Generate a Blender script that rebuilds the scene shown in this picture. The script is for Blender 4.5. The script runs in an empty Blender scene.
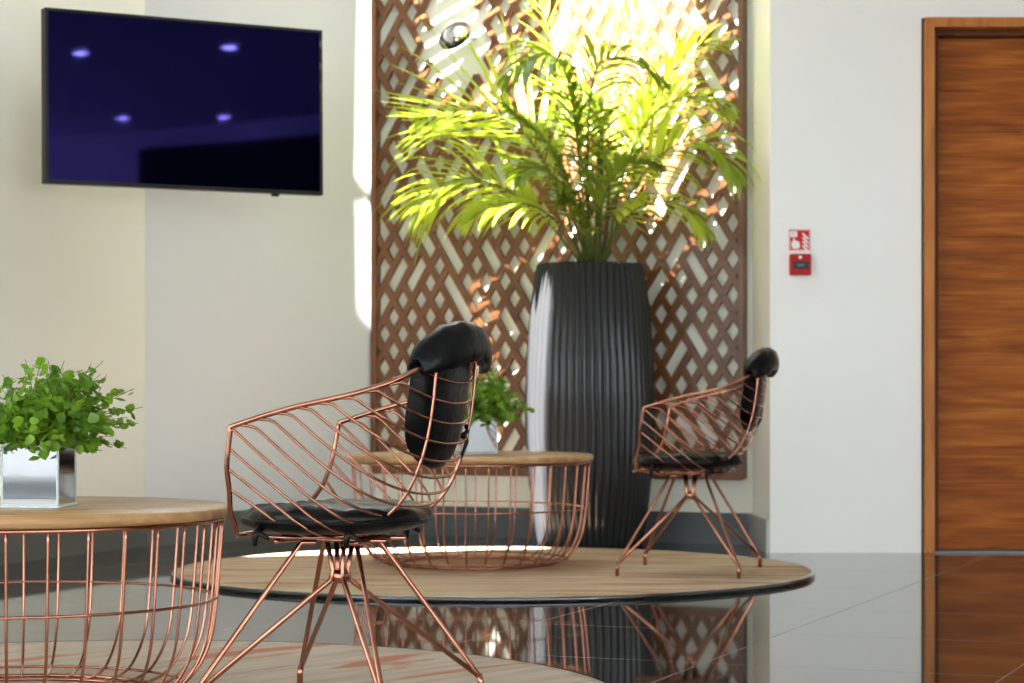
import bpy, math, random
from mathutils import Vector, Matrix
from mathutils.geometry import convex_hull_2d
R = math.radians
F = 2360.0; H = 0.66; CX = 512.0; HY = 383.0      # focal length and eye level measured on the photograph
scene = bpy.context.scene
C = scene.collection

# ------------------------------------------------------------------ mesh builder
class MB:
    def __init__(s): s.v = []; s.f = []; s.m = []; s.sm = []
    def add(s, vs, fs, mi=0, smooth=False):
        b = len(s.v); s.v += [tuple(v) for v in vs]
        for f in fs: s.f.append([b+i for i in f]); s.m.append(mi); s.sm.append(smooth)
    def box(s, c, d, rz=0, mi=0):
        M = Matrix.Translation(c) @ Matrix.Rotation(rz, 4, 'Z')
        x, y, z = [k/2 for k in d]
        vs = [M @ Vector((a*x, b*y, e*z)) for a in (-1, 1) for b in (-1, 1) for e in (-1, 1)]
        s.add(vs, [(0,1,3,2),(4,6,7,5),(0,4,5,1),(2,3,7,6),(0,2,6,4),(1,5,7,3)], mi)
    def tube(s, pts, r, n=8, closed=False, mi=0, r_end=None):
        P = [Vector(p) for p in pts]
        if len(P) < 2: return
        m = len(P); T = []
        for i in range(m):
            if closed: t = P[(i+1) % m]-P[i-1]
            else: t = P[min(i+1, m-1)]-P[max(i-1, 0)]
            T.append(t.normalized() if t.length > 1e-9 else Vector((0,0,1)))
        a = Vector((0,0,1)) if abs(T[0].z) < .9 else Vector((1,0,0))
        N = (a - T[0]*a.dot(T[0])).normalized(); vs = []
        for i in range(m):
            N = (N - T[i]*N.dot(T[i]))
            if N.length < 1e-6: N = T[i].orthogonal()
            N.normalize(); B = T[i].cross(N)
            rr = r if r_end is None else r+(r_end-r)*i/(m-1)
            for k in range(n):
                q = 2*math.pi*k/n
                vs.append(P[i]+(N*math.cos(q)+B*math.sin(q))*rr)
        fs = []
        for i in range(m if closed else m-1):
            j = (i+1) % m
            for k in range(n): fs.append((i*n+k, i*n+(k+1) % n, j*n+(k+1) % n, j*n+k))
        if not closed:
            fs.append(tuple(range(n-1, -1, -1))); fs.append(tuple((m-1)*n+k for k in range(n)))
        s.add(vs, fs, mi, True)
    def lathe(s, prof, n=64, c=(0,0,0), mi=0, rib=None, cap=True):
        vs = []
        for j, (r, z) in enumerate(prof):
            for k in range(n):
                q = 2*math.pi*k/n; rr = r*(1 + (rib(q, z) if rib else 0))
                vs.append((c[0]+rr*math.cos(q), c[1]+rr*math.sin(q), c[2]+z))
        fs = []
        for j in range(len(prof)-1):
            for k in range(n): fs.append((j*n+k, j*n+(k+1) % n, (j+1)*n+(k+1) % n, (j+1)*n+k))
        if cap:
            fs.append(tuple(range(n-1, -1, -1))); fs.append(tuple((len(prof)-1)*n+k for k in range(n)))
        s.add(vs, fs, mi, True)
    def prism(s, poly, z0, z1, mi=0):
        n = len(poly)
        vs = [(x, y, z0) for x, y in poly]+[(x, y, z1) for x, y in poly]
        s.add(vs, [tuple(range(n-1, -1, -1)), tuple(range(n, 2*n))]+[(i, (i+1) % n, n+(i+1) % n, n+i) for i in range(n)], mi)
    def build(s, name, mats, parent=None, bevel=0, sub=0, auto=None):
        me = bpy.data.meshes.new(name); me.from_pydata(s.v, [], s.f)
        if not isinstance(mats, (list, tuple)): mats = [mats]
        for m in mats: me.materials.append(m)
        me.polygons.foreach_set('material_index', s.m)
        me.polygons.foreach_set('use_smooth', s.sm); me.update()
        o = bpy.data.objects.new(name, me); C.objects.link(o)
        if parent: o.parent = parent
        if bevel:
            b = o.modifiers.new('bevel', 'BEVEL'); b.width = bevel; b.segments = 2; b.limit_method = 'ANGLE'
        if sub:
            b = o.modifiers.new('sub', 'SUBSURF'); b.levels = sub; b.render_levels = sub
        return o
def thing(name, label, cat, loc=(0,0,0), rz=0, group=None):
    o = bpy.data.objects.new(name, None); C.objects.link(o)
    o.location = loc; o.rotation_euler = (0,0,rz); o.empty_display_size = .1
    o['label'] = label; o['category'] = cat
    if group: o['group'] = group
    return o
def struct(o): o['kind'] = 'structure'; return o
def tag(o, label, cat, group=None):
    o['label'] = label; o['category'] = cat
    if group: o['group'] = group
    return o
def kids(o): return [c for c in C.objects if c.parent == o]
def dup(root, loc, rz, label):
    r = root.copy(); C.objects.link(r); r.location = loc; r.rotation_euler = (0,0,rz); r['label'] = label
    for ch in kids(root):
        c = ch.copy(); C.objects.link(c); c.parent = r
        for g in kids(ch):
            d = g.copy(); C.objects.link(d); d.parent = c
    return r
def catmull(P, n=8):
    P = [Vector(p) for p in P]; Q = [P[0]*2-P[1]]+P+[P[-1]*2-P[-2]]; out = []
    for i in range(1, len(Q)-2):
        a, b, c, d = Q[i-1:i+3]
        for k in range(n):
            t = k/n
            out.append(.5*((2*b)+(c-a)*t+(2*a-5*b+4*c-d)*t*t+(3*b-a-3*c+d)*t**3))
    out.append(P[-1]); return out
def interp(tab, z):
    if z <= tab[0][0]: return tab[0][1]
    for (a, b), (c, d) in zip(tab, tab[1:]):
        if z <= c: return b+(d-b)*(z-a)/(c-a)
    return tab[-1][1]

# ------------------------------------------------------------------ materials
def mat(name, col, rough=.5, metal=0, spec=.5, **kw):
    m = bpy.data.materials.new(name); m.use_nodes = True
    p = m.node_tree.nodes['Principled BSDF']
    p.inputs['Base Color'].default_value = (*col, 1); p.inputs['Roughness'].default_value = rough
    p.inputs['Metallic'].default_value = metal; p.inputs['Specular IOR Level'].default_value = spec
    for k, v in kw.items(): p.inputs[k.replace('_', ' ')].default_value = v
    return m
def nt(m): return m.node_tree, m.node_tree.nodes, m.node_tree.links, m.node_tree.nodes['Principled BSDF']
def noise_col(m, c1, c2, scale=(1,1,1), nscale=5, detail=5, lo=.35, hi=.65, rot=(0,0,0), bump=0, distort=0, coord='Object', mid=None):
    t, N, L, p = nt(m)
    tc = N.new('ShaderNodeTexCoord'); mp = N.new('ShaderNodeMapping'); mp.inputs['Scale'].default_value = scale
    mp.vector_type = 'POINT'
    mr = N.new('ShaderNodeMapping'); mr.inputs['Rotation'].default_value = rot
    no = N.new('ShaderNodeTexNoise'); no.inputs['Scale'].default_value = nscale; no.inputs['Detail'].default_value = detail
    no.inputs['Distortion'].default_value = distort
    cr = N.new('ShaderNodeValToRGB'); e = cr.color_ramp.elements
    e[0].position = lo; e[0].color = (*c1, 1); e[1].position = hi; e[1].color = (*c2, 1)
    if mid: k = e.new(mid[0]); k.color = (*mid[1], 1)
    L.new(tc.outputs[coord], mr.inputs[0]); L.new(mr.outputs[0], mp.inputs[0]); L.new(mp.outputs[0], no.inputs[0])
    L.new(no.outputs[0], cr.inputs[0]); L.new(cr.outputs[0], p.inputs['Base Color'])
    if bump:
        b = N.new('ShaderNodeBump'); b.inputs['Strength'].default_value = bump; b.inputs['Distance'].default_value = .01
        L.new(no.outputs[0], b.inputs['Height']); L.new(b.outputs[0], p.inputs['Normal'])
    return m
M = {}
M['copper'] = noise_col(mat('copper', (.8,.4,.28), .23, 1), (.37,.155,.098), (.52,.235,.155), nscale=9)
M['chrome'] = mat('chrome', (.8,.8,.82), .08, 1)
M['dark_metal'] = mat('dark_metal', (.11,.11,.115), .12, .9)
M['leather'] = noise_col(mat('leather', (.004,.004,.004), .32, 0, .16), (.0025,.0025,.003), (.005,.005,.005), nscale=30, bump=.35)
M['wall_grey'] = mat('wall_grey', (.61,.63,.64), .45, 0, .35)
M['wall_cream'] = mat('wall_cream', (.79,.81,.74), .4, 0, .35)
M['wall_back'] = mat('wall_back', (.78,.78,.66), .4, 0, .35)
M['wall_right'] = mat('wall_right', (.85,.835,.79), .35, 0, .4)
M['skirting'] = mat('skirting', (.075,.085,.09), .35)
M['skirting_olive'] = mat('skirting_olive', (.12,.12,.105), .35)
M['skirting_pale'] = mat('skirting_pale', (.42,.42,.40), .35)
M['ceiling'] = mat('ceiling', (.78,.79,.79), .7)
M['lattice'] = noise_col(mat('lattice', (.28,.13,.05), .32), (.125,.048,.017), (.18,.073,.028), scale=(1,1,.3), nscale=8)
M['black_plastic'] = mat('black_plastic', (.012,.012,.012), .35, 0, .25)
M['screen'] = mat('screen', (.016,.014,.085), .03, 1)
M['red'] = mat('red', (.45,.008,.008), .4, 0, .15)
M['sign_red'] = mat('sign_red', (.62,.02,.01), .5, 0, .15)
M['white'] = mat('white', (.85,.85,.83), .4)
M['planter'] = mat('planter', (.02,.0205,.022), .17, 0, .28)
M['soil'] = noise_col(mat('soil', (.03,.02,.01), .9), (.02,.012,.008), (.06,.04,.02), nscale=60)
M['mirror'] = mat('mirror', (.5,.53,.56), .05, 1)
M['glass_edge'] = mat('glass_edge', (.45,.55,.52), .1, 0, .8)
M['stem'] = mat('stem', (.09,.13,.02), .5)
M['cane'] = mat('cane', (.10,.075,.02), .45)
M['lamp'] = mat('lamp', (1,1,1), .5); _p = M['lamp'].node_tree.nodes['Principled BSDF']
_p.inputs['Emission Color'].default_value = (1,.97,.9,1); _p.inputs['Emission Strength'].default_value = 40

def leafmat(name, c1, c2, trans=.45, nscale=3, tcol=None):
    m = mat(name, c1, .38, 0, .5); noise_col(m, c1, c2, nscale=nscale, detail=2)
    t, N, L, p = nt(m)
    out = N['Material Output']; tr = N.new('ShaderNodeBsdfTranslucent'); mx = N.new('ShaderNodeMixShader')
    tr.inputs[0].default_value = (*(tcol or c2), 1); mx.inputs[0].default_value = trans
    L.new(p.outputs[0], mx.inputs[1]); L.new(tr.outputs[0], mx.inputs[2]); L.new(mx.outputs[0], out.inputs[0])
    return m
M['palm'] = leafmat('palm_leaf', (.20,.32,.02), (.48,.56,.06), .45, 2.5, (.6,.72,.07))
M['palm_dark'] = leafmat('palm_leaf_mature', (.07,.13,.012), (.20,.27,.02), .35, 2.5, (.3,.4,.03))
M['bush'] = leafmat('bush_leaf', (.045,.15,.008), (.26,.44,.03), .35, 16, (.28,.5,.04))

def wood_top():
    m = noise_col(mat('table_wood', (.5,.3,.12), .38), (.32,.165,.06), (.60,.37,.165), scale=(1.2,14,14), nscale=2.2, detail=8, lo=.3, hi=.7, distort=.6, bump=.1)
    return m
M['table_wood'] = wood_top()
def door_wood():
    m = mat('door_wood', (.3,.11,.03),   .45, 0, .12)
    t, N, L, p = nt(m)
    tc = N.new('ShaderNodeTexCoord'); mp = N.new('ShaderNodeMapping'); mp.inputs['Scale'].default_value = (.9, 1, 9)
    a = N.new('ShaderNodeTexNoise'); a.inputs['Scale'].default_value = 2.3; a.inputs['Detail'].default_value = 8; a.inputs['Distortion'].default_value = .7
    mp2 = N.new('ShaderNodeMapping'); mp2.inputs['Scale'].default_value = (1.5, 1, 45)
    b = N.new('ShaderNodeTexNoise'); b.inputs['Scale'].default_value = 3; b.inputs['Detail'].default_value = 6
    mx = N.new('ShaderNodeMix'); mx.data_type = 'FLOAT'; mx.inputs[0].default_value = .4
    cr = N.new('ShaderNodeValToRGB'); e = cr.color_ramp.elements
    e[0].position = .34; e[0].color = (.19,.045,.006,1); e[1].position = .66; e[1].color = (.52,.165,.022,1)
    k = e.new(.5); k.color = (.35,.09,.011,1)
    L.new(tc.outputs['Object'], mp.inputs[0]); L.new(mp.outputs[0], a.inputs[0])
    L.new(tc.outputs['Object'], mp2.inputs[0]); L.new(mp2.outputs[0], b.inputs[0])
    L.new(a.outputs[0], mx.inputs[2]); L.new(b.outputs[0], mx.inputs[3]); L.new(mx.outputs[0], cr.inputs[0]); L.new(cr.outputs[0], p.inputs['Base Color'])
    return m
M['door_wood'] = door_wood()
M['frame_wood'] = noise_col(mat('frame_wood', (.45,.18,.05), .45, 0, .15), (.40,.13,.03), (.56,.21,.055), scale=(8,8,1), nscale=3)

def rug_mat(name, base1, base2, streak, ang, lo, hi, sc):
    m = mat(name, base1, .8, 0, .2); t, N, L, p = nt(m)
    tc = N.new('ShaderNodeTexCoord'); ro = N.new('ShaderNodeMapping'); ro.inputs['Rotation'].default_value = (0,0,ang)
    def ns(scale, s, d=5, dist=0):
        mp = N.new('ShaderNodeMapping'); mp.inputs['Scale'].default_value = scale
        n = N.new('ShaderNodeTexNoise'); n.inputs['Scale'].default_value = s; n.inputs['Detail'].default_value = d; n.inputs['Distortion'].default_value = dist
        L.new(ro.outputs[0], mp.inputs[0]); L.new(mp.outputs[0], n.inputs[0]); return n
    L.new(tc.outputs['Object'], ro.inputs[0])
    a = ns((1, 9, 1), 2.5, 8); b = ns(sc, 2.0, 9, .5); g = ns((30, 60, 1), 3, 4)
    c1 = N.new('ShaderNodeValToRGB'); e = c1.color_ramp.elements; e[0].position = .35; e[0].color = (*base1,1); e[1].position = .65; e[1].color = (*base2,1)
    c2 = N.new('ShaderNodeValToRGB'); e = c2.color_ramp.elements; e[0].position = lo; e[0].color = (0,0,0,1); e[1].position = hi; e[1].color = (1,1,1,1)
    mx = N.new('ShaderNodeMix'); mx.data_type = 'RGBA'
    L.new(a.outputs[0], c1.inputs[0]); L.new(b.outputs[0], c2.inputs[0]); L.new(c2.outputs[0], mx.inputs[0])
    L.new(c1.outputs[0], mx.inputs[6]); mx.inputs[7].default_value = (*streak, 1); L.new(mx.outputs[2], p.inputs['Base Color'])
    bu = N.new('ShaderNodeBump'); bu.inputs['Strength'].default_value = .3; bu.inputs['Distance'].default_value = .004
    L.new(g.outputs[0], bu.inputs['Height']); L.new(bu.outputs[0], p.inputs['Normal'])
    return m
M['rug_far'] = rug_mat('rug_far', (.44,.31,.19), (.64,.50,.34), (.36,.16,.08), R(4), .52, .64, (.7, 11, 1))
M['rug_near'] = rug_mat('rug_near', (.46,.37,.28), (.58,.49,.39), (.50,.20,.12), R(-50), .56, .63, (.9, 4.5, 1))

def floor_mat():
    m = mat('floor_tile', (.03,.03,.03), .035, 0, .62); t, N, L, p = nt(m)
    p.inputs['IOR'].default_value = 2.15
    tc = N.new('ShaderNodeTexCoord'); mp = N.new('ShaderNodeMapping'); mp.inputs['Rotation'].default_value = (0,0,R(21.6)); mp.inputs['Location'].default_value = (0.219, .3, 0)
    sx = N.new('ShaderNodeSeparateXYZ'); L.new(tc.outputs['Object'], mp.inputs[0]); L.new(mp.outputs[0], sx.inputs[0])
    outs = []
    for ax in (0, 1):
        a = N.new('ShaderNodeMath'); a.operation = 'DIVIDE'; a.inputs[1].default_value = .705
        b = N.new('ShaderNodeMath'); b.operation = 'FRACT'
        c = N.new('ShaderNodeMath'); c.operation = 'LESS_THAN'; c.inputs[1].default_value = .0045
        L.new(sx.outputs[ax], a.inputs[0]); L.new(a.outputs[0], b.inputs[0]); L.new(b.outputs[0], c.inputs[0]); outs.append(c)
    mm = N.new('ShaderNodeMath'); mm.operation = 'MAXIMUM'; L.new(outs[0].outputs[0], mm.inputs[0]); L.new(outs[1].outputs[0], mm.inputs[1])
    mx = N.new('ShaderNodeMix'); mx.data_type = 'RGBA'; L.new(mm.outputs[0], mx.inputs[0])
    mx.inputs[6].default_value = (.022,.023,.022,1); mx.inputs[7].default_value = (.13,.12,.11,1); L.new(mx.outputs[2], p.inputs['Base Color'])
    mr = N.new('ShaderNodeMath'); mr.operation = 'MULTIPLY_ADD'; mr.inputs[1].default_value = .5; mr.inputs[2].default_value = .035
    L.new(mm.outputs[0], mr.inputs[0]); L.new(mr.outputs[0], p.inputs['Roughness'])
    return m
M['floor'] = floor_mat()

# ------------------------------------------------------------------ room shell
CEIL = 3.0
P0 = Vector((-1.862, 8.58)); P1 = Vector((-1.486, 9.555)); P2 = Vector((-.596, 10.35)); P3 = Vector((.98, 9.63)); P4 = Vector((1.002, 9.165))
PR = Vector((7.0, 9.165))
dl = (P0-P1).normalized(); PL = P0+dl*12.2
def wall_seg(name, a, b, m, z0=0, z1=CEIL, th=.12, pieces=None):
    w = MB(); d = b-a; n = Vector((-d.y, d.x)).normalized()   # outward side when room lies to the right of a->b
    for (t0, t1, za, zb) in (pieces or [(0, 1, z0, z1)]):
        p = a+d*t0; q = a+d*t1
        poly = [(p.x, p.y), (q.x, q.y), ((q+n*th).x, (q+n*th).y), ((p+n*th).x, (p+n*th).y)]
        w.prism(poly, za, zb)
    return struct(w.build(name, m))
fl = MB(); fl.prism([(-8,-4), (9,-4), (9,11.2), (-8,11.2)], -.1, 0); struct(fl.build('floor', M['floor']))
# left wall runs towards the camera; a tall window opening lets the daylight in
Lw = (PL-P0).length; Ln = (P1-P0).length

wall_seg('wall_left', PL, P1, M['wall_cream'], pieces=[(0, .12, 0, CEIL), (.12, .62, 0, .25), (.12, .62, 2.75, CEIL), (.62, 1, 0, CEIL)])
wall_seg('wall_corner', P1, P2, M['wall_grey'])
wall_seg('wall_back', P2, P3, M['wall_back'])
wall_seg('wall_jamb', P3, P4, M['wall_right'])
DX0, DX1, DZ = 1.590, 2.61, 2.078      # door opening in the right-hand wall
WY = 9.165
w = MB()
w.prism([(P4.x, WY), (DX0, WY), (DX0, WY+.2), (P4.x, WY+.2)], 0, CEIL)
w.prism([(DX0, WY), (DX1, WY), (DX1, WY+.2), (DX0, WY+.2)], DZ, CEIL)
w.prism([(DX1, WY), (7.5, WY), (7.5, WY+.2), (DX1, WY+.2)], 0, CEIL)
struct(w.build('wall_right', M['wall_right']))
def skirt(name, a, b, m, h=.128, ext=0):
    d = (b-a).normalized(); n = Vector((d.y, -d.x)); a = a-d*ext; b = b+d*ext
    q = MB(); a2 = a+n*.0005; b2 = b+n*.0005
    q.prism([(a2.x, a2.y), (b2.x, b2.y), ((b2+n*.014).x, (b2+n*.014).y), ((a2+n*.014).x, (a2+n*.014).y)], 0, h)
    return struct(q.build(name, m))
skirt('baseboard_left', PL, P1, M['skirting_olive'])
skirt('baseboard_corner', P1, P2, M['skirting_olive'])
skirt('baseboard_back', P2, P3, M['skirting'])
skirt('baseboard_jamb', P3, P4, M['skirting_pale'])

k = MB(); k.prism([(7.5,-4), (7.7,-4), (7.7,9.165), (7.5,9.165)], 0, CEIL); struct(k.build('wall_side', M['wall_right']))
k = MB(); k.box((7.47, 2.95, 1.42), (.05, 2.3, 2.84)); struct(k.build('door_2', M['black_plastic']))
k = MB()
for x in (-6.2, -4.4, -2.6, -.8, 1.0, 2.8, 4.6, 6.4): k.box((x, -4.05, 1.4), (.09, .14, 2.8))
k.box((.5, -4.05, 2.9), (14, .14, .2)); k.box((.5, -4.05, .95), (14, .1, .07)); k.box((.5, -4.05, .05), (14, .14, .1))
struct(k.build('window_1', M['black_plastic']))  # unseen mullions added to give dark bands in the vase's reflection
k = MB(); k.prism([(-30,-40), (30,-40), (30,-4.2), (-30,-4.2)], -.12, -.02); struct(k.build('ground', mat('paving', (.05,.05,.052), 1, 0, 0)))  # unseen dark ground added to keep the vase's reflection grey
# ceiling with openings added and shaped to cast sun patches in the alcove
SUN = Vector((.36, .60, -.72)).normalized()
def at(px, py, Y): s_ = F/Y; return Vector(((px-CX)/s_, Y, H-(py-HY)/s_))
def on_line(a, b, px, py, off=0):
    t = (px-CX)/F; d = b-a      # a.x+k d.x = t (a.y+k d.y)
    k = (t*a.y-a.x)/(d.x-t*d.y); p = a+d*k; n = Vector((d.y, -d.x)).normalized()
    return at(px, py, p.y-off)
def up(p): k = (CEIL-p.z)/-SUN.z; q = p-SUN*k; return (q.x, q.y)
def hull(pts):
    pts = [Vector(p) for p in pts]; return [pts[i] for i in convex_hull_2d(pts)]
slots = [
    hull([up(on_line(P2, P3, x, y)) for x, y in ((562,-60), (700,-60), (696,140), (660,235), (570,245))]),
    hull([up(on_line(P2, P3, x, y)) for x, y in ((470,85), (500,80), (505,112), (480,118))]),
    hull([up(on_line(P1, P2, x, y)) for x, y in ((359,-30), (373,-30), (373,190), (359,190))]),
    hull([up(on_line(P1, P2, x, y)) for x, y in ((360,210), (373,205), (372,320), (364,330))]),
    hull([up(at(x, y, 9.5)) for x, y in ((520,275), (556,262), (562,330), (552,545), (526,545))]),
    hull([up(Vector((x, y, 0.016))) for x, y in ((.13,9.165), (.13,9.35), (-.6,9.25), (-1.0,8.92), (-1.0,8.75))]),
]
def sun_slits(poly, wdt, pitch):  # rows of added slits that let only part of the sun through
    xs = [p.x for p in poly]; ys = [p.y for p in poly]; out = []; y = min(ys)+pitch/2
    while y < max(ys):
        X = []
        for a, b in zip(poly, poly[1:]+poly[:1]):
            if (a.y-y)*(b.y-y) < 0: X.append(a.x+(b.x-a.x)*(y-a.y)/(b.y-a.y))
        if len(X) == 2 and max(X)-min(X) > .03: out.append([(min(X), y), (max(X), y), (max(X), y+wdt), (min(X), y+wdt)])
        y += pitch
    return out
slits = sun_slits(hull([up(on_line(P2, P3, x, y)) for x, y in ((415,-60), (575,-60), (560,60), (530,135), (425,120))]), .0245, .07)
slits += sun_slits(hull([up(at(x, y, 9.48)) for x, y in ((372,95), (500,95), (530,150), (500,230), (390,275))]), .0245, .07)
slits += sun_slits(hull([up(on_line(P2, P3, x, y)) for x, y in ((706,-60), (745,-60), (740,200), (690,290), (640,300), (665,215), (701,150))]), .024, .07)
cb = MB(); cb.prism([(-7.5,-4), (9,-4), (9,11.2), (-7.5,11.2)], CEIL, CEIL+.02)
ceil = cb.build('ceiling', M['ceiling'])
for sl in slots:
    k = MB(); k.prism([tuple(p) for p in sl], CEIL-.1, CEIL+.2); ko = k.build('cutter', M['ceiling'])
    md = ceil.modifiers.new('b', 'BOOLEAN'); md.object = ko; md.operation = 'DIFFERENCE'; md.solver = 'EXACT'
    dg = bpy.context.evaluated_depsgraph_get(); dg.update()
    me = bpy.data.meshes.new_from_object(ceil.evaluated_get(dg)); ceil.modifiers.clear(); ceil.data = me
    bpy.data.objects.remove(ko)
k = MB()
for sl in slits: k.prism([tuple(p) for p in sl], CEIL-.1, CEIL+.2)
ko = k.build('cutter', M['ceiling']); md = ceil.modifiers.new('b', 'BOOLEAN'); md.object = ko; md.operation = 'DIFFERENCE'; md.solver = 'EXACT'; md.use_self = True
dg = bpy.context.evaluated_depsgraph_get(); dg.update()
me = bpy.data.meshes.new_from_object(ceil.evaluated_get(dg)); ceil.modifiers.clear(); ceil.data = me
bpy.data.objects.remove(ko)
ceil.name = 'ceiling'; struct(ceil)

# ------------------------------------------------------------------ door
def part_box(name, c, d, m, parent, rz=0, bevel=0): k = MB(); k.box(c, d, rz); return k.build(name, m, parent, bevel)
dr = bpy.data.objects.new('door_1', None); C.objects.link(dr); dr.location = (DX0, WY, 0); struct(dr)
k = MB(); W_ = DX1-DX0
k.box((.027, .03, (DZ)/2-.0015), (.038, .14, DZ-.003)); k.box((W_-.027, .03, DZ/2-.0015), (.038, .14, DZ-.003)); k.box((W_/2, .03, DZ-.022), (W_-.0921, .14, .038))
k.build('door_frame', M['frame_wood'], dr, .003)
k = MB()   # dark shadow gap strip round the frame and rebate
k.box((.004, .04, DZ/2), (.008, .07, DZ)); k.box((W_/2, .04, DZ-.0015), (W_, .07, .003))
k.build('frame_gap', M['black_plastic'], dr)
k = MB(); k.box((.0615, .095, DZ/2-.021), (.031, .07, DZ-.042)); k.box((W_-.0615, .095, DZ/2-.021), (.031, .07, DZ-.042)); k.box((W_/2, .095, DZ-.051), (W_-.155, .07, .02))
k.build('door_stop', mat('stop_wood', (.12,.035,.012), .5, 0, .15), dr, .002)  # stop colour darkened to paint in the shade beside the frame
k = MB(); z = .006; edges = [.006, .41, .822, 1.234, 1.646, DZ-.062]
for a, b in zip(edges, edges[1:]): k.box((W_/2, .135, (a+b)/2), (W_-.13, .04, b-a-.004))
k.box((W_/2, .14, (DZ-.06)/2), (W_-.135, .03, DZ-.08))
k.build('door_leaf', M['door_wood'], dr, .001)
k = MB(); k.box((W_/2, .05, .004), (W_-.09, .13, .008)); k.build('threshold', M['skirting_olive'], dr)
k = MB(); k.box((DX0+W_/2, WY+.26, DZ/2), (W_+.3, .02, DZ)); struct(k.build('wall_behind_door', M['black_plastic']))

# ------------------------------------------------------------------ lattice screen on the back wall
random.seed(11)
bd = (P3-P2).normalized(); bang = math.atan2(bd.y, bd.x); bn = Vector((bd.y, -bd.x))
lo = P2+bn*.0
lat = thing('lattice_screen', 'tall copper-brown diamond lattice screen fixed to the alcove wall behind the palm', 'screen', (lo.x, lo.y, 0), bang)
U0, U1, Z0, Z1 = .012, 1.70, .285, 2.9; hw, hh, ROUT = .0445, .0735, .013
used_nodes = set(); lm = MB(); nu = int((U1-U0)/hw)+1; nz = int((Z1-Z0)/hh)+1
def clipseg(a, b):
    (u0, z0), (u1, z1) = a, b; t0, t1 = 0, 1
    for p, q0, lo_, hi_ in ((u1-u0, u0, U0, U1), (z1-z0, z0, Z0, Z1)):
        if abs(p) < 1e-9: continue
        x, y = sorted(((lo_-q0)/p, (hi_-q0)/p)); t0 = max(t0, x); t1 = min(t1, y)
    if t0 >= t1: return None
    return (u0+(u1-u0)*t0, z0+(z1-z0)*t0), (u0+(u1-u0)*t1, z0+(z1-z0)*t1)
for i in range(nu+1):
    for j in range(-1, nz+1):
        if (i+j) % 2: continue
        for sg in (-1, 1):
            a = (U0+i*hw, Z0+j*hh); b = (U0+(i+1)*hw, Z0+(j+sg)*hh)
            mu, mz = (a[0]+b[0])/2, (a[1]+b[1])/2
            k1, k2 = (i, j), (i+1, j+sg)
            if random.random() < (.11 if mz < 1.3 else .19) and k1 not in used_nodes and k2 not in used_nodes:
                used_nodes |= {k1, k2}; continue
            if ((mu-.40)/.15)**2+((mz-2.15)/.24)**2 < 1: continue
            cs = clipseg(a, b)
            if not cs: continue
            a, b = cs; d = Vector((b[0]-a[0], b[1]-a[1])); L_ = d.length
            if L_ < .005: continue
            d.normalize(); n = Vector((-d.y, d.x))*.0138; e = d*.004
            q = [Vector(a)-e-n, Vector(b)+e-n, Vector(b)+e+n, Vector(a)-e+n]
            y0, y1 = (-.034, -.018) if sg > 0 else (-.0345, -.0185)
            vs = [(p.x, y0, p.y) for p in q]+[(p.x, y1, p.y) for p in q]
            lm.add(vs, [(0,1,2,3), (7,6,5,4), (0,4,5,1), (1,5,6,2), (2,6,7,3), (3,7,4,0)])
lm.build('lattice', M['lattice'], lat)
k = MB(); k.box((U0, -.026, (Z0+Z1)/2), (.024, .05, Z1-Z0+.03)); k.box((U1, -.026, (Z0+Z1)/2), (.024, .05, Z1-Z0+.03))
k.box(((U0+U1)/2, -.026, Z0-.004), (U1-U0, .046, .034)); k.box(((U0+U1)/2, -.026, Z1), (U1-U0, .046, .03))
k.build('frame', M['lattice'], lat, .002)

# round fitting over the lattice
wf = thing('wall_spotlight', 'small round chrome wall fitting in front of the upper lattice screen', 'wall light',
           (on_line(P2, P3, 463, 35, .12).x, on_line(P2, P3, 463, 35, .12).y, on_line(P2, P3, 463, 35, .12).z), bang)
k = MB(); k.lathe([(.012,0), (.012,.16)], 16); o = k.build('stem', M['chrome'], wf); o.rotation_euler = (R(-90),0,0); o.location = (0,-.02,0)
def dome(name, prof, m, loc, rot): k = MB(); k.lathe(prof, 40); o = k.build(name, m, wf); o.location = loc; o.rotation_euler = rot; return o
HR = (R(48),0,R(-12)); dome('housing', [(.066,0), (.070,.004), (.070,.03), (.064,.036)], M['black_plastic'], (-.018,-.03,-.022), HR)
dome('reflector', [(.064,0), (.066,.004), (.058,.02), (.043,.032), (.022,.039), (.001,.041)], M['chrome'], (0,-.056,.004), HR)

# ------------------------------------------------------------------ television
TL = Vector((-1.690, 8.536)); TR = Vector((-.732, 9.099)); td = (TR-TL).normalized(); tang = math.atan2(td.y, td.x); tw = (TR-TL).length
tc_ = (TL+TR)/2
tv = thing('television', 'black flat television hung askew in the corner of the pale wall', 'television', (tc_.x, tc_.y, 1.701), tang)
TILT = R(-.6)
tvb = MB(); tvb.box((0, .022, 0), (tw, .036, .637)); tvb.box((0, .055, -.02), (tw*.6, .05, .4))
o = tvb.build('casing', M['black_plastic'], tv, .004); o.rotation_euler.x = TILT
b = MB(); hwid, hh2, e = tw/2, .637/2, .012
b.box((-hwid+e/2, 0, 0), (e, .014, .637)); b.box((hwid-e/2, 0, 0), (e, .014, .637)); b.box((0, 0, hh2-e/2), (tw-2*e, .014, e)); b.box((0, 0, -hh2+e/2+.001), (tw-2*e, .014, e+.002))
o = b.build('bezel', mat('bezel', (.014,.013,.011), .35, 0, .3), tv, .002); o.rotation_euler.x = TILT
s_ = MB(); s_.box((0, -.001, 0), (tw-2*e+.002, .006, .637-2*e+.002)); o = s_.build('display', M['screen'], tv); o.rotation_euler.x = TILT
s_ = MB(); s_.box((hwid-.2, 0, -hh2-.006), (.03, .012, .012)); o = s_.build('sensor', M['black_plastic'], tv, .002); o.rotation_euler.x = TILT
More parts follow.
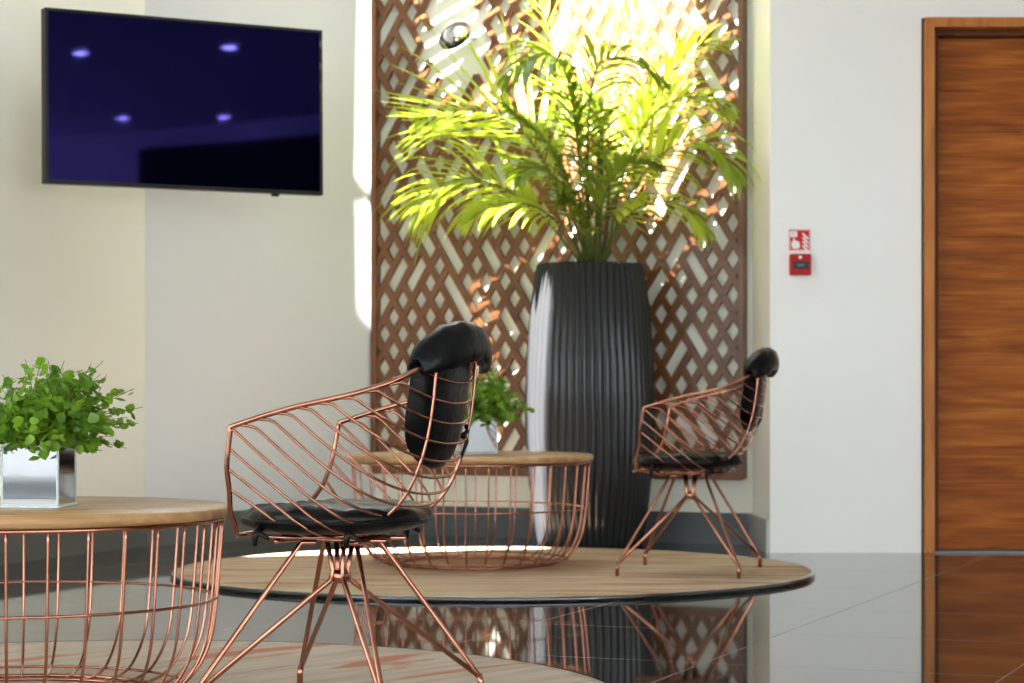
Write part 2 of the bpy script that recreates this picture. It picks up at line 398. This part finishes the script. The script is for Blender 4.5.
Minv = (Matrix.Translation((tc_.x, tc_.y, 1.701)) @ Matrix.Rotation(tang, 4, 'Z')).inverted()
pw = Minv @ Vector((P1.x+.02, P1.y-.05, 1.75))
s_ = MB(); s_.tube([(0,.08,0), (.12,.25,0), pw], .02, 10); s_.box((0,.09,0), (.3,.02,.3)); s_.box(tuple(pw), (.1,.1,.28), R(10))
s_.build('bracket', M['black_plastic'], tv)

# ------------------------------------------------------------------ fire sign and call point
sg = thing('fire_alarm_sign', 'small red square fire alarm sign on the white wall above the call point', 'sign', (1.117, WY, 1.215))
part_box('panel', (0,-.002,0), (.082,.003,.082), M['sign_red'], sg)
sm = MB()
def poly(P, y=-.0036, th=.0008): 
    n = len(P); sm.add([(x/1000, y-th, z/1000) for x, z in P]+[(x/1000, y, z/1000) for x, z in P], [tuple(range(n)), tuple(range(2*n-1, n-1, -1))]+[(i, n+i, n+(i+1) % n, (i+1) % n) for i in range(n)])
poly([(-39,-39), (-37,-39), (-37,39), (-39,39)]); poly([(37,-39), (39,-39), (39,39), (37,39)])
poly([(-37,-39), (37,-39), (37,-37), (-37,-37)]); poly([(-37,37), (37,37), (37,39), (-37,39)])
poly([(-36,34), (-10,34), (-10,10), (-14,10), (-14,12), (-36,12)])
poly([(-26,8), (-20,8), (-20,-2), (-6,-4), (0,-12), (0,-28), (-8,-34), (-24,-34), (-32,-26), (-33,-10), (-26,-4)])
for q in range(4):
    z0 = 18-q*16
    poly([(8,z0+8), (14,z0+10), (34,z0-10), (34,z0-16), (24,z0-12)])
sm.build('pictogram', M['white'], sg)
dots = MB()
for a in range(5): dots.box((-.030+.005*(a % 3), -.0046, .028-.008*(a//3)), (.003,.0006,.004))
dots.build('pictogram_detail', M['sign_red'], sg)
cp = thing('fire_call_point', 'red break-glass fire call point box on the white wall beneath the sign', 'alarm', (1.117, WY, 1.119))
part_box('housing', (0,-.0205,0), (.082,.039,.082), M['red'], cp, 0, .006)
part_box('window', (0,-.0415,-.003), (.060,.003,.030), M['black_plastic'], cp, 0, .001)
k = MB(); k.box((0,-.0435,-.001), (.030,.0008,.003)); k.box((0,-.0435,-.006), (.022,.0008,.003)); k.build('window_print', mat('print', (.12,.2,.3), .4), cp)
k = MB(); k.lathe([(.001,0), (.007,.0005), (.006,.002)], 20); o = k.build('emblem', M['white'], cp); o.rotation_euler = (R(90),0,0); o.location = (-.002,-.040,.027)

# ------------------------------------------------------------------ round rugs
def rug(name, label, cx, cy, r, m, rz=0):
    t = thing(name, label, 'rug', (cx, cy, 0), rz)
    k = MB(); k.lathe([(r-.012,.001), (r-.012,.0155), (r-.05,.016)], 160); k.build('pile', m, t)
    k = MB(); k.lathe([(r-.012,.0005), (r,.001), (r,.013), (r-.003,.0156), (r-.012,.0157)], 160, cap=False); k.build('edge_trim', M['dark_metal'], t)
    return t
RT = .016
rug('round_rug', 'round striped tan rug under the far table and far chair', -.066, 8.2, 1.11, M['rug_far'])
rug('round_rug', 'round beige rug with rusty streaks under the near chair and near table', -.876, 4.81, 1.12, M['rug_near'])

# ------------------------------------------------------------------ wire tables
def make_table(name, label, loc, rz):
    t = thing(name, label, 'table', loc, rz, 'wire basket tables')
    rt = .435; k = MB()
    k.lathe([(rt-.006,.369), (rt,.373), (rt,.386), (rt-.004,.391), (.02,.391)], 96)
    k.build('tabletop', M['table_wood'], t)
    def ring(r, z, w, m=72): return [(r*math.cos(2*math.pi*a/m), r*math.sin(2*math.pi*a/m), z) for a in range(m)]
    k = MB(); k.tube(ring(.424, .364, 0), .0045, 8, True); k.tube(ring(.411, .201, 0), .003, 8, True)
    k.tube(ring(.30, .006, 0), .0045, 8, True); k.tube(ring(.345, .02, 0), .003, 8, True); k.tube(ring(.25, .0045, 0), .004, 8, True)
    k.build('ring_frame', M['copper'], t)
    k = MB()
    prof = [(.424,.366), (.4175,.28), (.411,.2), (.402,.13), (.388,.085), (.368,.05), (.34,.022), (.30,.008), (.25,.0045)]
    for a in range(34):
        q = 2*math.pi*(a+.5)/34
        k.tube(catmull([(r*math.cos(q), r*math.sin(q), z) for r, z in prof], 4), .0031, 6)
    k.build('wire_basket', M['copper'], t)
    return t
near_t = make_table('wire_table', 'round wooden table on a copper wire basket, in the left foreground beside the near chair', (-1.02, 4.85, RT), R(20))
dup(near_t, (-.146, 8.4, RT), R(-12), 'round wooden table on a copper wire basket, in front of the black planter')

# ------------------------------------------------------------------ wire chairs
xf_t = [(.36,.165), (.40,.155), (.45,.135), (.577,.115), (.8,.10)]
xr_t = [(.357,-.05), (.37,-.10), (.39,-.14), (.44,-.195), (.50,-.225), (.55,-.242), (.64,-.256), (.75,-.265)]
a_t = [(.357,.0), (.360,.10), (.367,.15), (.38,.18), (.40,.205), (.45,.232), (.52,.245), (.6,.252), (.8,.252)]
XS = -.03
def halfw(x, z, off=0):
    if z < .3575: return 0
    a = interp(a_t, z)-off; xr = interp(xr_t, z)+off
    if x >= XS: return max(a, 0)
    k = (XS-x)/(XS-xr)
    if k >= 1: return 0
    return max(a, 0)*(1-k**2.2)**(1/2.2)
def rim_pt(q, side):     # q 0 front corner .. 1 back centre
    tab = [(0,.577), (.2,.60), (.38,.618), (.55,.64), (.68,.662), (.80,.695), (.9,.72), (1,.73)]
    z = interp(tab, q)
    if q < .38: x = .115+(XS-.115)*q/.38; y = interp(a_t, z)
    else:
        th = (q-.38)/.62*math.pi/2; c, s_ = math.cos(th), math.sin(th)
        x = XS-(XS-interp(xr_t, z))*s_**(2/2.2); y = interp(a_t, z)*c**(2/2.2)
    return Vector((x, side*y, z-RT))
def rimz(x):
    lo_, hi_ = 0., 1.
    for _ in range(30):
        m_ = (lo_+hi_)/2
        if rim_pt(m_, 1).x > x: lo_ = m_
        else: hi_ = m_
    return rim_pt(lo_, 1).z+RT
def smooth(P, n=2):
    for _ in range(n): P = [P[0]]+[(P[i-1]+P[i]*2+P[i+1])/4 for i in range(1, len(P)-1)]+[P[-1]]
    return P
def make_chair(label, loc, rz):
    t = thing('wire_chair', label, 'chair', loc, rz, 'copper wire tub chairs')
    # rim, uprights and front lip: one bent rod
    qs = [i/40 for i in range(41)]
    P = [rim_pt(q, 1) for q in qs]+[rim_pt(q, -1) for q in reversed(qs[:-1])]
    P = smooth(P, 3)
    lip = []
    zs = [.575, .55, .50, .45, .41, .385]
    side = [Vector((interp(xf_t, z), interp(a_t, z)-max(0, .50-z)*.35, z-RT)) for z in zs]
    low = [Vector((.165,.125,.364-RT)), Vector((.185,.07,.360-RT)), Vector((.192,0,.359-RT))]
    left = side+low
    loop = list(reversed(P))
    full = catmull(left, 4)
    right = [Vector((v.x, -v.y, v.z)) for v in full]
    ring = P+right+list(reversed(full))[1:]
    k = MB(); k.tube(ring, .0052, 8, True); k.build('rim', M['copper'], t)
    k = MB()
    for i in range(14):
        c = .345+.0445*i
        def zz(x): return c+.85*x
        # start where the plane meets the upright or the rim
        x0 = .15
        while x0 > -.27:
            z = zz(x0)
            if x0 <= interp(xf_t, z) and (z <= rimz(x0) if x0 < .115 else z <= .577): break
            x0 -= .002
        x1 = x0
        while x1 > -.3 and halfw(x1-.001, zz(x1-.001)) > 0: x1 -= .001
        N_ = 46; pts = []
        for j in range(N_+1):
            s_ = math.sin(j/N_*math.pi/2); x = x0+(x1-x0)*s_
            z = zz(x); w_ = halfw(x, z)
            if x > XS and z < .5: w_ -= max(0, .50-z)*.35*max(0, min(1, (x-XS)/.13))
            if j == N_: w_ = 0
            pts.append(Vector((x, max(w_, 0), max(z, .3585)-RT)))
        if x0 < .09:
            rz_ = rimz(x0+.02); pts = [Vector((x0+.024, halfw(x0+.024, rz_), rz_-.002-RT)), Vector((x0+.012, halfw(x0+.012, rz_), rz_-.004-RT))]+pts[1:]
        pts = smooth(pts, 2)
        if len(pts) < 3 or (pts[0]-pts[-1]).length < .02: continue
        whole = pts+[Vector((p.x, -p.y, p.z)) for p in reversed(pts[:-1])]
        # let the wire bulge outward a touch where it leaves the rim
        k.tube(whole, .0029, 6)
    for y in (.105, -.105):
        pr = []
        for z in [.722, .70, .66, .62, .58, .54, .50, .47, .44, .42, .40, .385, .375, .367, .3625]:
            a = interp(a_t, z); xr = interp(xr_t, z); f_ = min(.105/max(a, .106), .999)
            x = XS-(XS-xr)*(1-f_**2.2)**(1/2.2); pr.append(Vector((x-.003, y, z-RT)))
        pr += [Vector((.05, y, .3575-RT)), Vector((.12, y*.9, .3585-RT)), Vector((.182, y*.6, .360-RT))]
        k.tube(catmull(smooth(pr, 1), 3), .0034, 6)
    k.build('wire_shell', M['copper'], t)
    # seat carrier
    zc = .352-RT; k = MB()
    k.tube(catmull([(.085,.12,zc), (.085,0,zc-.001), (.085,-.12,zc)], 3), .005, 8)
    k.tube(catmull([(-.085,.12,zc), (-.085,0,zc-.001), (-.085,-.12,zc)], 3), .005, 8)
    k.tube([(.15,.05,zc+.001), (-.12,.05,zc+.001)], .0045, 8); k.tube([(.15,-.05,zc+.001), (-.12,-.05,zc+.001)], .0045, 8)
    k.tube([(.12,.012,zc+.002), (-.10,.012,zc+.002)], .004, 8)
    k.build('seat_carrier', M['copper'], t)
    zn = .278-RT
    for sx in (1, -1):
        for sy in (1, -1):
            k = MB(); foot = Vector((sx*.200, sy*.245, .042))
            top = Vector((sx*.062, sy*.055, zc-.005)); inn = Vector((sx*.018, sy*.022, zc-.004)); nd = Vector((sx*.0105, sy*.012, zn))
            k.tube([top+Vector((-sx*.035, 0, 0)), top+Vector((-sx*.006, 0, 0)), top+Vector((0, sy*.003, -.006)), foot+Vector((0,0,.004)), foot], .0052, 8)
            k.tube([inn, nd+Vector((0,0,.012)), nd+Vector((sx*.004, sy*.004, -.008)), foot+Vector((0,0,.002))], .0052, 8)
            k.tube([foot+Vector((0,0,.006)), foot+Vector((sx*.004, sy*.003, -.012)), Vector((foot.x+sx*.004, foot.y+sy*.004, .001))], .0066, 10)
            k.build('leg', M['copper'], t)
    k = MB(); k.lathe([(.010,-.014), (.017,-.010), (.018,.006), (.012,.012)], 20, (0,0,zn)); k.build('hub', M['copper'], t)
    # seat cushion: soft round pad with folds
    random.seed(4); k = MB(); prof = [(.001,-.001), (.10,-.001), (.165,.002), (.192,.013), (.200,.026), (.194,.040), (.17,.051), (.12,.056), (.06,.0555), (.001,.054)]
    vs = []; n = 72; fs = []
    for j, (r_, z_) in enumerate(prof):
        for a in range(n):
            q = 2*math.pi*a/n
            rr = r_*(1+.022*math.sin(3*q+1)+.014*math.sin(7*q))
            sxq = 1.0; rr *= .94; x = .002+rr*math.cos(q)*sxq; y = rr*math.sin(q)
            wob = .0035*math.sin(5*q+r_*40)+.003*math.sin(9*q+2+r_*25)+.002*math.sin(15*q-r_*50)
            z = .3665-RT+z_+(wob*(r_/.2) if z_ > .02 else 0)-.006*(r_/.2)**2*math.cos(2*q)*(1 if z_ > .02 else 0)
            if r_ > .12: z += .006*max(0, -math.cos(q))*(r_/.2)
            vs.append((x, y, z))
    for j in range(len(prof)-1):
        for a in range(n): fs.append((j*n+a, j*n+(a+1) % n, (j+1)*n+(a+1) % n, (j+1)*n+a))
    fs += [tuple(range(n-1, -1, -1)), tuple((len(prof)-1)*n+a for a in range(n))]
    k.add(vs, fs, 0, True); cu = k.build('seat_cushion', M['leather'], t)
    k = MB(); k.tube([(.002+.1867*math.cos(q*math.pi/36)*(1+.022*math.sin(3*q*math.pi/36+1)+.014*math.sin(7*q*math.pi/36)), .1867*math.sin(q*math.pi/36)*(1+.022*math.sin(3*q*math.pi/36+1)+.014*math.sin(7*q*math.pi/36)), .3925-RT) for q in range(72)], .003, 6, True)
    k.build('piping', M['leather'], cu)
    for (tx, ty) in ((.10,.165), (-.085,.15), (.10,-.165), (-.085,-.15)):
        k = MB(); b0 = Vector((tx, ty, .372-RT))
        k.tube(catmull([b0+Vector((0,-.02,.012)), b0, b0+Vector((.003,.004,-.012)), b0+Vector((.004,.002,-.026))], 4), .009, 8, r_end=.005)
        k.tube(catmull([b0, b0+Vector((-.014,.003,-.006)), b0+Vector((-.026,.004,-.012))], 4), .007, 8, r_end=.004)
        k.build('tie', M['leather'], cu)
    # back cushion: pad inside the shell, folded over the rim as a hood
    def back_pt(v, z, off):       # v -1..1 across, offset into (+) or out of (-) the shell
        zc_ = max(z, .38); xr = interp(xr_t, zc_)+off; a = interp(a_t, zc_)-off
        y = v*.132; f_ = min(abs(y)/a, .98)
        x = XS-(XS-xr)*(1-f_**2.2)**(1/2.2); return x, y
    def slab(name, rows, parent, nu_=24, wob=.001):
        # rows: list of (z, outer offset, inner offset, width factor)
        vs = []; nr = len(rows)
        for layer in (0, 1):
            for (z, o1, o2, wf_) in rows:
                for i in range(nu_+1):
                    v = -1+2*i/nu_; e_ = 1-abs(v)**5
                    mid_ = (o1+o2)/2; off = mid_+((o2 if layer else o1)-mid_)*max(e_, .04)
                    x, y = back_pt(v*wf_, z, off)
                    x += wob*math.sin(v*9+z*40)*(1-abs(v))*(1 if layer else .5)
                    vs.append((x, y, z-RT-.036*v*v*max(0, (z-.66)/.1)+.024*v*v*(1 if z < .6 else 0)))
        W = nu_+1; N2 = nr*W; fs = []
        for j in range(nr-1):
            for i in range(nu_):
                a = j*W+i; fs.append((a, a+1, a+W+1, a+W)); fs.append((N2+a+W, N2+a+W+1, N2+a+1, N2+a))
            fs.append((j*W, (j+1)*W, N2+(j+1)*W, N2+j*W)); a = j*W+nu_; fs.append((a+W, a, N2+a, N2+a+W))
        for i in range(nu_):
            fs.append((i+1, i, N2+i, N2+i+1)); a = (nr-1)*W+i; fs.append((a, a+1, N2+a+1, N2+a))
        q = MB(); q.add(vs, fs, 0, True); return q.build(name, M['leather'], parent, 0, 1)
    bc = slab('back_cushion', [(.492,.016,.024,.55), (.500,.008,.034,.76), (.53,.005,.042,.93), (.58,.004,.045,.99), (.63,.004,.045,1), (.68,.004,.044,1), (.72,.005,.042,1), (.745,.006,.038,1), (.762,.010,.030,.97)], t)
    # hood: shell from inside top over the rim and down the outside
    vs = []; nu_ = 28
    path = [(.040,.712), (.050,.735), (.042,.760), (.018,.778), (-.010,.780), (-.030,.765), (-.038,.742), (-.038,.722), (-.032,.704)]
    inner = [(.034,.714), (.038,.733), (.032,.752), (.014,.765), (-.008,.766), (-.021,.754), (-.028,.738), (-.029,.722), (-.026,.706)]
    ring_ = path+list(reversed(inner)); nr = len(ring_)
    for i in range(nu_+1):
        v = -1+2*i/nu_; sh = 1-.6*abs(v)**5; drop = .044*v*v
        for (off, z) in ring_:
            x, y = back_pt(v*1.14, .72, 0); x += off*sh; z = .733+(z-.733)*sh
            tt = v*.5; x2 = XS+(x-XS); vs.append((x2, y+0*tt, z-RT-drop+.002*math.sin(v*14+off*90)))
    fs = []
    for i in range(nu_):
        for j in range(nr): fs.append((i*nr+j, i*nr+(j+1) % nr, (i+1)*nr+(j+1) % nr, (i+1)*nr+j))
    fs += [tuple(range(nr-1, -1, -1)), tuple(nu_*nr+j for j in range(nr))]
    q = MB(); q.add(vs, fs, 0, True); q.build('hood', M['leather'], bc)
    for y in (-.118,):
        k = MB(); b0 = Vector((-.218, y*.85, .555-RT))
        k.tube(catmull([b0, b0+Vector((-.012,0,-.008)), b0+Vector((-.008,.004,-.025)), b0+Vector((.004,-.004,-.045))], 4), .005, 8, r_end=.0025)
        k.tube(catmull([b0, b0+Vector((-.012,-.004,.010)), b0+Vector((-.006,-.010,.02))], 4), .0045, 8)
        k.build('tie', M['leather'], bc)
    return t
def chair_rot(th): return math.atan2(math.sin(th), -math.cos(th))    # facing left and a little away
ch = make_chair('copper wire tub chair with black leather cushions, nearest the camera beside the cut-off table', (-.34, 4.67, RT), chair_rot(R(20)))
dup(ch, (.608, 8.05, RT), chair_rot(R(14)), 'copper wire tub chair with black leather cushions, on the far rug right of the planter')

# ------------------------------------------------------------------ planter and palm
palm = thing('potted_palm', 'tall leafy palm in a ribbed black barrel planter before the lattice screen', 'plant', (.317, 9.6, 0))
prof = [(.205,0), (.212,.004), (.228,.10), (.246,.25), (.259,.42), (.263,.58), (.258,.75), (.245,.92), (.228,1.06), (.216,1.135), (.212,1.145), (.196,1.145), (.196,1.10), (.02,1.10)]
def rib(q, z): 
    if z > 1.137: return 0
    s_ = abs(math.sin(q*25+.35*math.sin(z*6+q*3)+.2*math.sin(z*15+q*5))); return .042*(s_**.8-.7)
fine = []
for (r0, z0), (r1, z1) in zip(prof[:10], prof[1:10]):
    for a in range(4): fine.append((r0+(r1-r0)*a/4, z0+(z1-z0)*a/4))
fine += prof[9:12]+[(.194,1.10), (.02,1.10)]
k = MB(); k.lathe(fine, 500, rib=rib); k.build('planter', M['planter'], palm)
k = MB(); k.lathe([(.02,1.101), (.18,1.101), (.191,1.108), (.14,1.116), (.05,1.12), (.005,1.12)], 48); k.build('soil', M['soil'], palm)
def frond(pts, nleaf, llen, roll, droop, seed, wid=.013, start=.3, stem_r=.006):
    """pts: pixel x, pixel y, depth offset from the planter axis"""
    rnd = random.Random(seed); base = Vector((.317, 9.6, 0))
    P = [at(x, y, 9.6+dy)-base for x, y, dy in pts]; P = catmull(P, 10); n = len(P)
    k = MB(); k.tube(P, stem_r, 6, r_end=.0015, mi=0)
    Lc = [0]
    for a, b in zip(P, P[1:]): Lc.append(Lc[-1]+(b-a).length)
    T = Lc[-1]
    def pos(s_):
        d = s_*T
        for i in range(n-1):
            if Lc[i+1] >= d: 
                f_ = (d-Lc[i])/max(Lc[i+1]-Lc[i], 1e-6); return P[i].lerp(P[i+1], f_), (P[i+1]-P[i]).normalized()
        return P[-1], (P[-1]-P[-2]).normalized()
    for i in range(nleaf):
        s_ = start+(1-start)*(i+.5)/nleaf; p, tn = pos(s_)
        up_ = Vector((0,0,1)); sd = tn.cross(up_)
        if sd.length < .15: sd = Vector((0,1,0))
        sd.normalize(); nr_ = sd.cross(tn).normalized()
        prof_ = math.sin(math.pi*min(1, (s_-start)/(1-start)*.86+.14))**.6
        for sg_ in (-1, 1):
            ro = roll+rnd.uniform(-.25,.25)
            side = (sd*sg_*math.cos(ro)+nr_*math.sin(ro*(1 if sg_ > 0 else -1))) if False else (sd*math.cos(ro)+nr_*math.sin(ro))*sg_
            ang_ = .95-.55*(s_-start)/(1-start)+rnd.uniform(-.12,.12)
            d = tn*math.cos(ang_)+side*math.sin(ang_)
            L_ = llen*prof_*rnd.uniform(.8,1.12); w_ = wid*rnd.uniform(.8,1.15)
            m_ = 6; q = []; cur = p.copy(); dd = d.copy()
            for j in range(m_+1):
                q.append(cur.copy()); cur = cur+dd*(L_/m_); dd = (dd+Vector((0,0,-droop/m_*(1+j*.35)))).normalized()
            wn = (q[1]-q[0]).cross(Vector((rnd.uniform(-.4,.4), rnd.uniform(-.4,.4), 1))).normalized()
            for c_ in q:
                wv = c_+base; dd_ = (Vector((wv.x, wv.y))-P2).dot(bn)
                if dd_ < .075: c_.x += bn.x*(.075-dd_); c_.y += bn.y*(.075-dd_)
            vs = []
            for j, c_ in enumerate(q):
                t_ = j/m_; ww = w_*(.35+.65*min(1, t_*4))*(1-t_**2.2)+.0006
                vs += [c_-wn*ww/1, c_+Vector((0,0,-ww*.5)), c_+wn*ww/1]
            fs = []
            for j in range(m_): a = j*3; fs += [(a, a+1, a+4, a+3), (a+1, a+2, a+5, a+4)]
            k.add(vs, fs, 1, True)
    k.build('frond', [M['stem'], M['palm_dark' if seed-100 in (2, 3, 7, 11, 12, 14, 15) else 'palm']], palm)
B = 262
fr = [
 # pts, leaves, length, roll, droop
 ([(582,B,0), (558,190,-.06), (530,140,-.08), (494,114,-.10), (456,110,-.11), (417,120,-.12)], 30, .50, 1.1, .14),
 ([(580,B,-.03), (541,215,-.08), (500,187,-.10), (466,178,-.12), (438,188,-.13), (412,210,-.14)], 26, .40, .95, .75),
 ([(590,B,0), (580,170,-.12), (572,100,-.2), (560,62,-.3), (535,55,-.38), (500,82,-.42)], 26, .30, .6, 1.1),
 ([(592,B,-.05), (588,170,-.15), (590,100,-.25), (602,62,-.35), (636,60,-.42), (668,85,-.48)], 26, .30, .5, 1.2),
 ([(600,B,.03), (602,150,.02), (612,70,0), (630,20,-.03), (655,-25,-.05)], 18, .22, 1.2, .1),
 ([(605,B,0), (622,180,-.05), (645,125,-.1), (675,100,-.12), (708,98,-.14), (734,115,-.15)], 24, .28, .7, .8),
 ([(604,B,-.04), (625,205,-.15), (655,160,-.2), (690,140,-.24), (718,150,-.26), (740,180,-.28)], 24, .32, .8, .9),
 ([(590,B,-.06), (575,200,-.2), (555,155,-.28), (530,125,-.34), (505,105,-.38)], 22, .20, .6, .5),
 ([(592,B,.05), (580,150,.02), (560,80,0), (548,30,0), (535,-15,.0)], 20, .22, 1.1, .2),
 ([(586,B,-.08), (560,225,-.18), (530,205,-.24), (495,205,-.28), (462,225,-.3)], 20, .20, .6, .7),
 ([(600,B,-.08), (620,225,-.2), (645,205,-.26), (680,205,-.3), (712,235,-.32)], 20, .19, .6, .8),
 ([(596,B,-.1), (600,215,-.25), (612,180,-.32), (635,160,-.38), (662,165,-.4)], 20, .20, .5, .8),
 ([(588,B,-.1), (572,215,-.22), (560,185,-.3), (540,170,-.36), (515,180,-.4)], 20, .20, .5, .8),
 ([(605,B,.06), (630,150,.05), (665,80,.03), (700,45,0), (735,40,-.02)], 22, .24, .8, .5),
 ([(594,B,-.02), (598,190,-.08), (600,130,-.12), (592,95,-.16), (570,85,-.2)], 20, .22, .6, .9),
 ([(590,B,-.1), (585,225,-.2), (575,205,-.27), (560,200,-.3)], 14, .16, .6, .6),
]
for i, (p_, nl, ll, ro, dp) in enumerate(fr): frond(p_, nl, ll, ro, dp, 100+i)
for i, (x, y, d) in enumerate([(585,150,-.05), (598,130,.0), (610,170,.02), (578,190,-.1), (602,110,-.08)]):
    k = MB(); b_ = at(590+(x-590)*.5, 266, 9.6+d*.5)-Vector((.317,9.6,0)); e_ = at(x, y, 9.6+d)-Vector((.317,9.6,0))
    k.tube(catmull([Vector((b_.x, b_.y, 1.10)), (b_+e_)/2+Vector((.01,0,0)), e_], 6), .011, 8, r_end=.005); k.build('cane', M['cane'], palm)

# ------------------------------------------------------------------ small bush plants in mirrored cube vases
def make_bush(label, loc, rz):
    t = thing('potted_bush', label, 'plant', loc, rz, 'bushy plants in mirrored cube vases')
    h, w_, th = .122, .118, .006; k = MB()
    for c_, d_ in (((0,-w_/2+th/2,h/2+.004), (w_,th,h)), ((0,w_/2-th/2,h/2+.004), (w_,th,h)), ((-w_/2+th/2,0,h/2+.004), (th,w_-2*th,h)), ((w_/2-th/2,0,h/2+.004), (th,w_-2*th,h))): k.box(c_, d_)
    k.box((0,0,.009), (w_-2*th,w_-2*th,.01)); v_ = k.build('vase', M['mirror'], t, .0025)
    k = MB(); e = .0045
    for a in (-1, 1):
        for b_ in (-1, 1): k.box((a*(w_/2-.001), b_*(w_/2-.001), h/2+.004), (e, e, h+.002))
    for z in (.005, h+.003):
        for a in (-1, 1): k.box((a*(w_/2-.001), 0, z), (e, w_, e)); k.box((0, a*(w_/2-.001), z), (w_, e, e))
    k.build('bevelled_edge', M['glass_edge'], v_, .001)
    k = MB(); k.box((0,0,.002), (w_+.014, w_+.014, .0035)); k.build('base_plate', M['chrome'], v_, .001)
    part_box('soil', (0,0,.1), (w_-2*th-.001, w_-2*th-.001, .012), M['soil'], t)
    rnd = random.Random(5); st = MB(); fo = MB()
    for i in range(120):
        az = rnd.uniform(0, 2*math.pi); el = math.asin(rnd.uniform(-.05, .99)); L_ = rnd.uniform(.13, .23)
        p0 = Vector((rnd.uniform(-.035,.035), rnd.uniform(-.035,.035), .106))
        d = Vector((math.cos(az)*math.cos(el), math.sin(az)*math.cos(el), math.sin(el)))
        p1 = p0+Vector((d.x*.35, d.y*.35, .5+.2*d.z))*L_*.45
        p2 = Vector((0,0,.115))+Vector((d.x*1.05, d.y*1.05, d.z*.95))*L_
        P = catmull([p0, p1, p2], 6); st.tube(P, .0013, 5, r_end=.0006)
        nb = 9
        for j in range(nb):
            f_ = .3+.7*(j+.5)/nb; c_ = P[min(int(f_*(len(P)-1)), len(P)-1)]
            for q in range(4):
                dr_ = Vector((rnd.gauss(0,1), rnd.gauss(0,1), rnd.gauss(0,.8)+.2)).normalized()
                c = c_+dr_*rnd.uniform(.006,.02); r_ = rnd.uniform(.0065,.0125)
                nrm = (dr_*.4+Vector((rnd.uniform(-1,1), rnd.uniform(-1,1), rnd.uniform(.2,1.3)))).normalized()
                a_ = nrm.orthogonal().normalized(); b_ = nrm.cross(a_)
                vs = [c-nrm*r_*.25]; m_ = 7; ph = rnd.uniform(0,6)
                for g in range(m_):
                    an = ph+2*math.pi*g/m_; k_ = r_*(1+.13*math.cos(3*an)) ; vs.append(c+a_*k_*math.cos(an)+b_*k_*math.sin(an))
                fo.add(vs, [(0, 1+g, 1+(g+1) % m_) for g in range(m_)], 0, True)
    st.build('stems', M['stem'], t); fo.build('foliage', M['bush'], t)
    return t
TT = RT+.391
bu = make_bush('bushy green plant in a mirrored cube vase on the near table', (-.968, 4.83, TT), R(-7))
dup(bu, (-.130, 8.37, TT), R(24), 'bushy green plant in a cube vase on the far table, behind the near chair')

# ------------------------------------------------------------------ ceiling downlights
DL = []
def tvhit(px, py):
    # where the mirrored sight line off the television meets the ceiling
    o_ = Vector((0,0,H)); d = (at(px, py, 9)-o_).normalized()
    Mt = Matrix.Translation((tc_.x, tc_.y, 1.701)) @ Matrix.Rotation(tang, 4, 'Z') @ Matrix.Rotation(TILT, 4, 'X')
    n = (Mt.to_3x3() @ Vector((0,-1,0))).normalized(); p0 = Mt.translation
    tt = (p0-o_).dot(n)/d.dot(n); hit = o_+d*tt; r_ = d-n*2*d.dot(n)
    return hit, r_, hit+r_*((CEIL-hit.z)/r_.z)
DLP = []
for (x, y) in ((80,53), (228,47), (122,118), (223,117)):
    c_ = tvhit(x, y)[2]; DLP.append((round(c_.x, 2), round(c_.y, 2)))
for (x, y) in DLP:
    t = thing('downlight', 'round recessed ceiling downlight seen mirrored in the dark television screen', 'ceiling light', (x, y, CEIL-.002), 0, 'ceiling downlights')
    k = MB(); k.lathe([(.046,0), (.046,-.006), (.066,-.006), (.066,0)], 32, cap=False); k.build('trim_ring', M['chrome'], t)
    k = MB(); k.lathe([(.002,-.002), (.045,-.002), (.045,-.0005)], 32); k.build('lamp_disc', M['lamp'], t)

# ------------------------------------------------------------------ light, sky, camera
sd = bpy.data.lights.new('sun', 'SUN'); sd.energy = 50; sd.angle = R(.7); sd.color = (1,.98,.94)
so = bpy.data.objects.new('sun', sd); C.objects.link(so); so.rotation_euler = SUN.to_track_quat('-Z', 'Y').to_euler()
wd = bpy.data.worlds.new('world'); scene.world = wd; wd.use_nodes = True
bg = wd.node_tree.nodes['Background']; bg.inputs[0].default_value = (.86,.94,1,1); bg.inputs[1].default_value = 2.6
cd = bpy.data.cameras.new('camera'); co = bpy.data.objects.new('camera', cd); C.objects.link(co)
co.location = (0,0,H); co.rotation_euler = (R(90),0,0); cd.sensor_width = 36; cd.lens = F/1024*36
cd.shift_y = (HY-341.5)/1024; cd.clip_end = 60
cd.dof.use_dof = True; cd.dof.focus_distance = 4.6; cd.dof.aperture_fstop = 9
scene.camera = co
vs_ = scene.view_settings; vs_.view_transform = 'Standard'; vs_.look = 'None'; vs_.gamma = 1; vs_.use_curve_mapping = False
vs_.exposure = 1.33
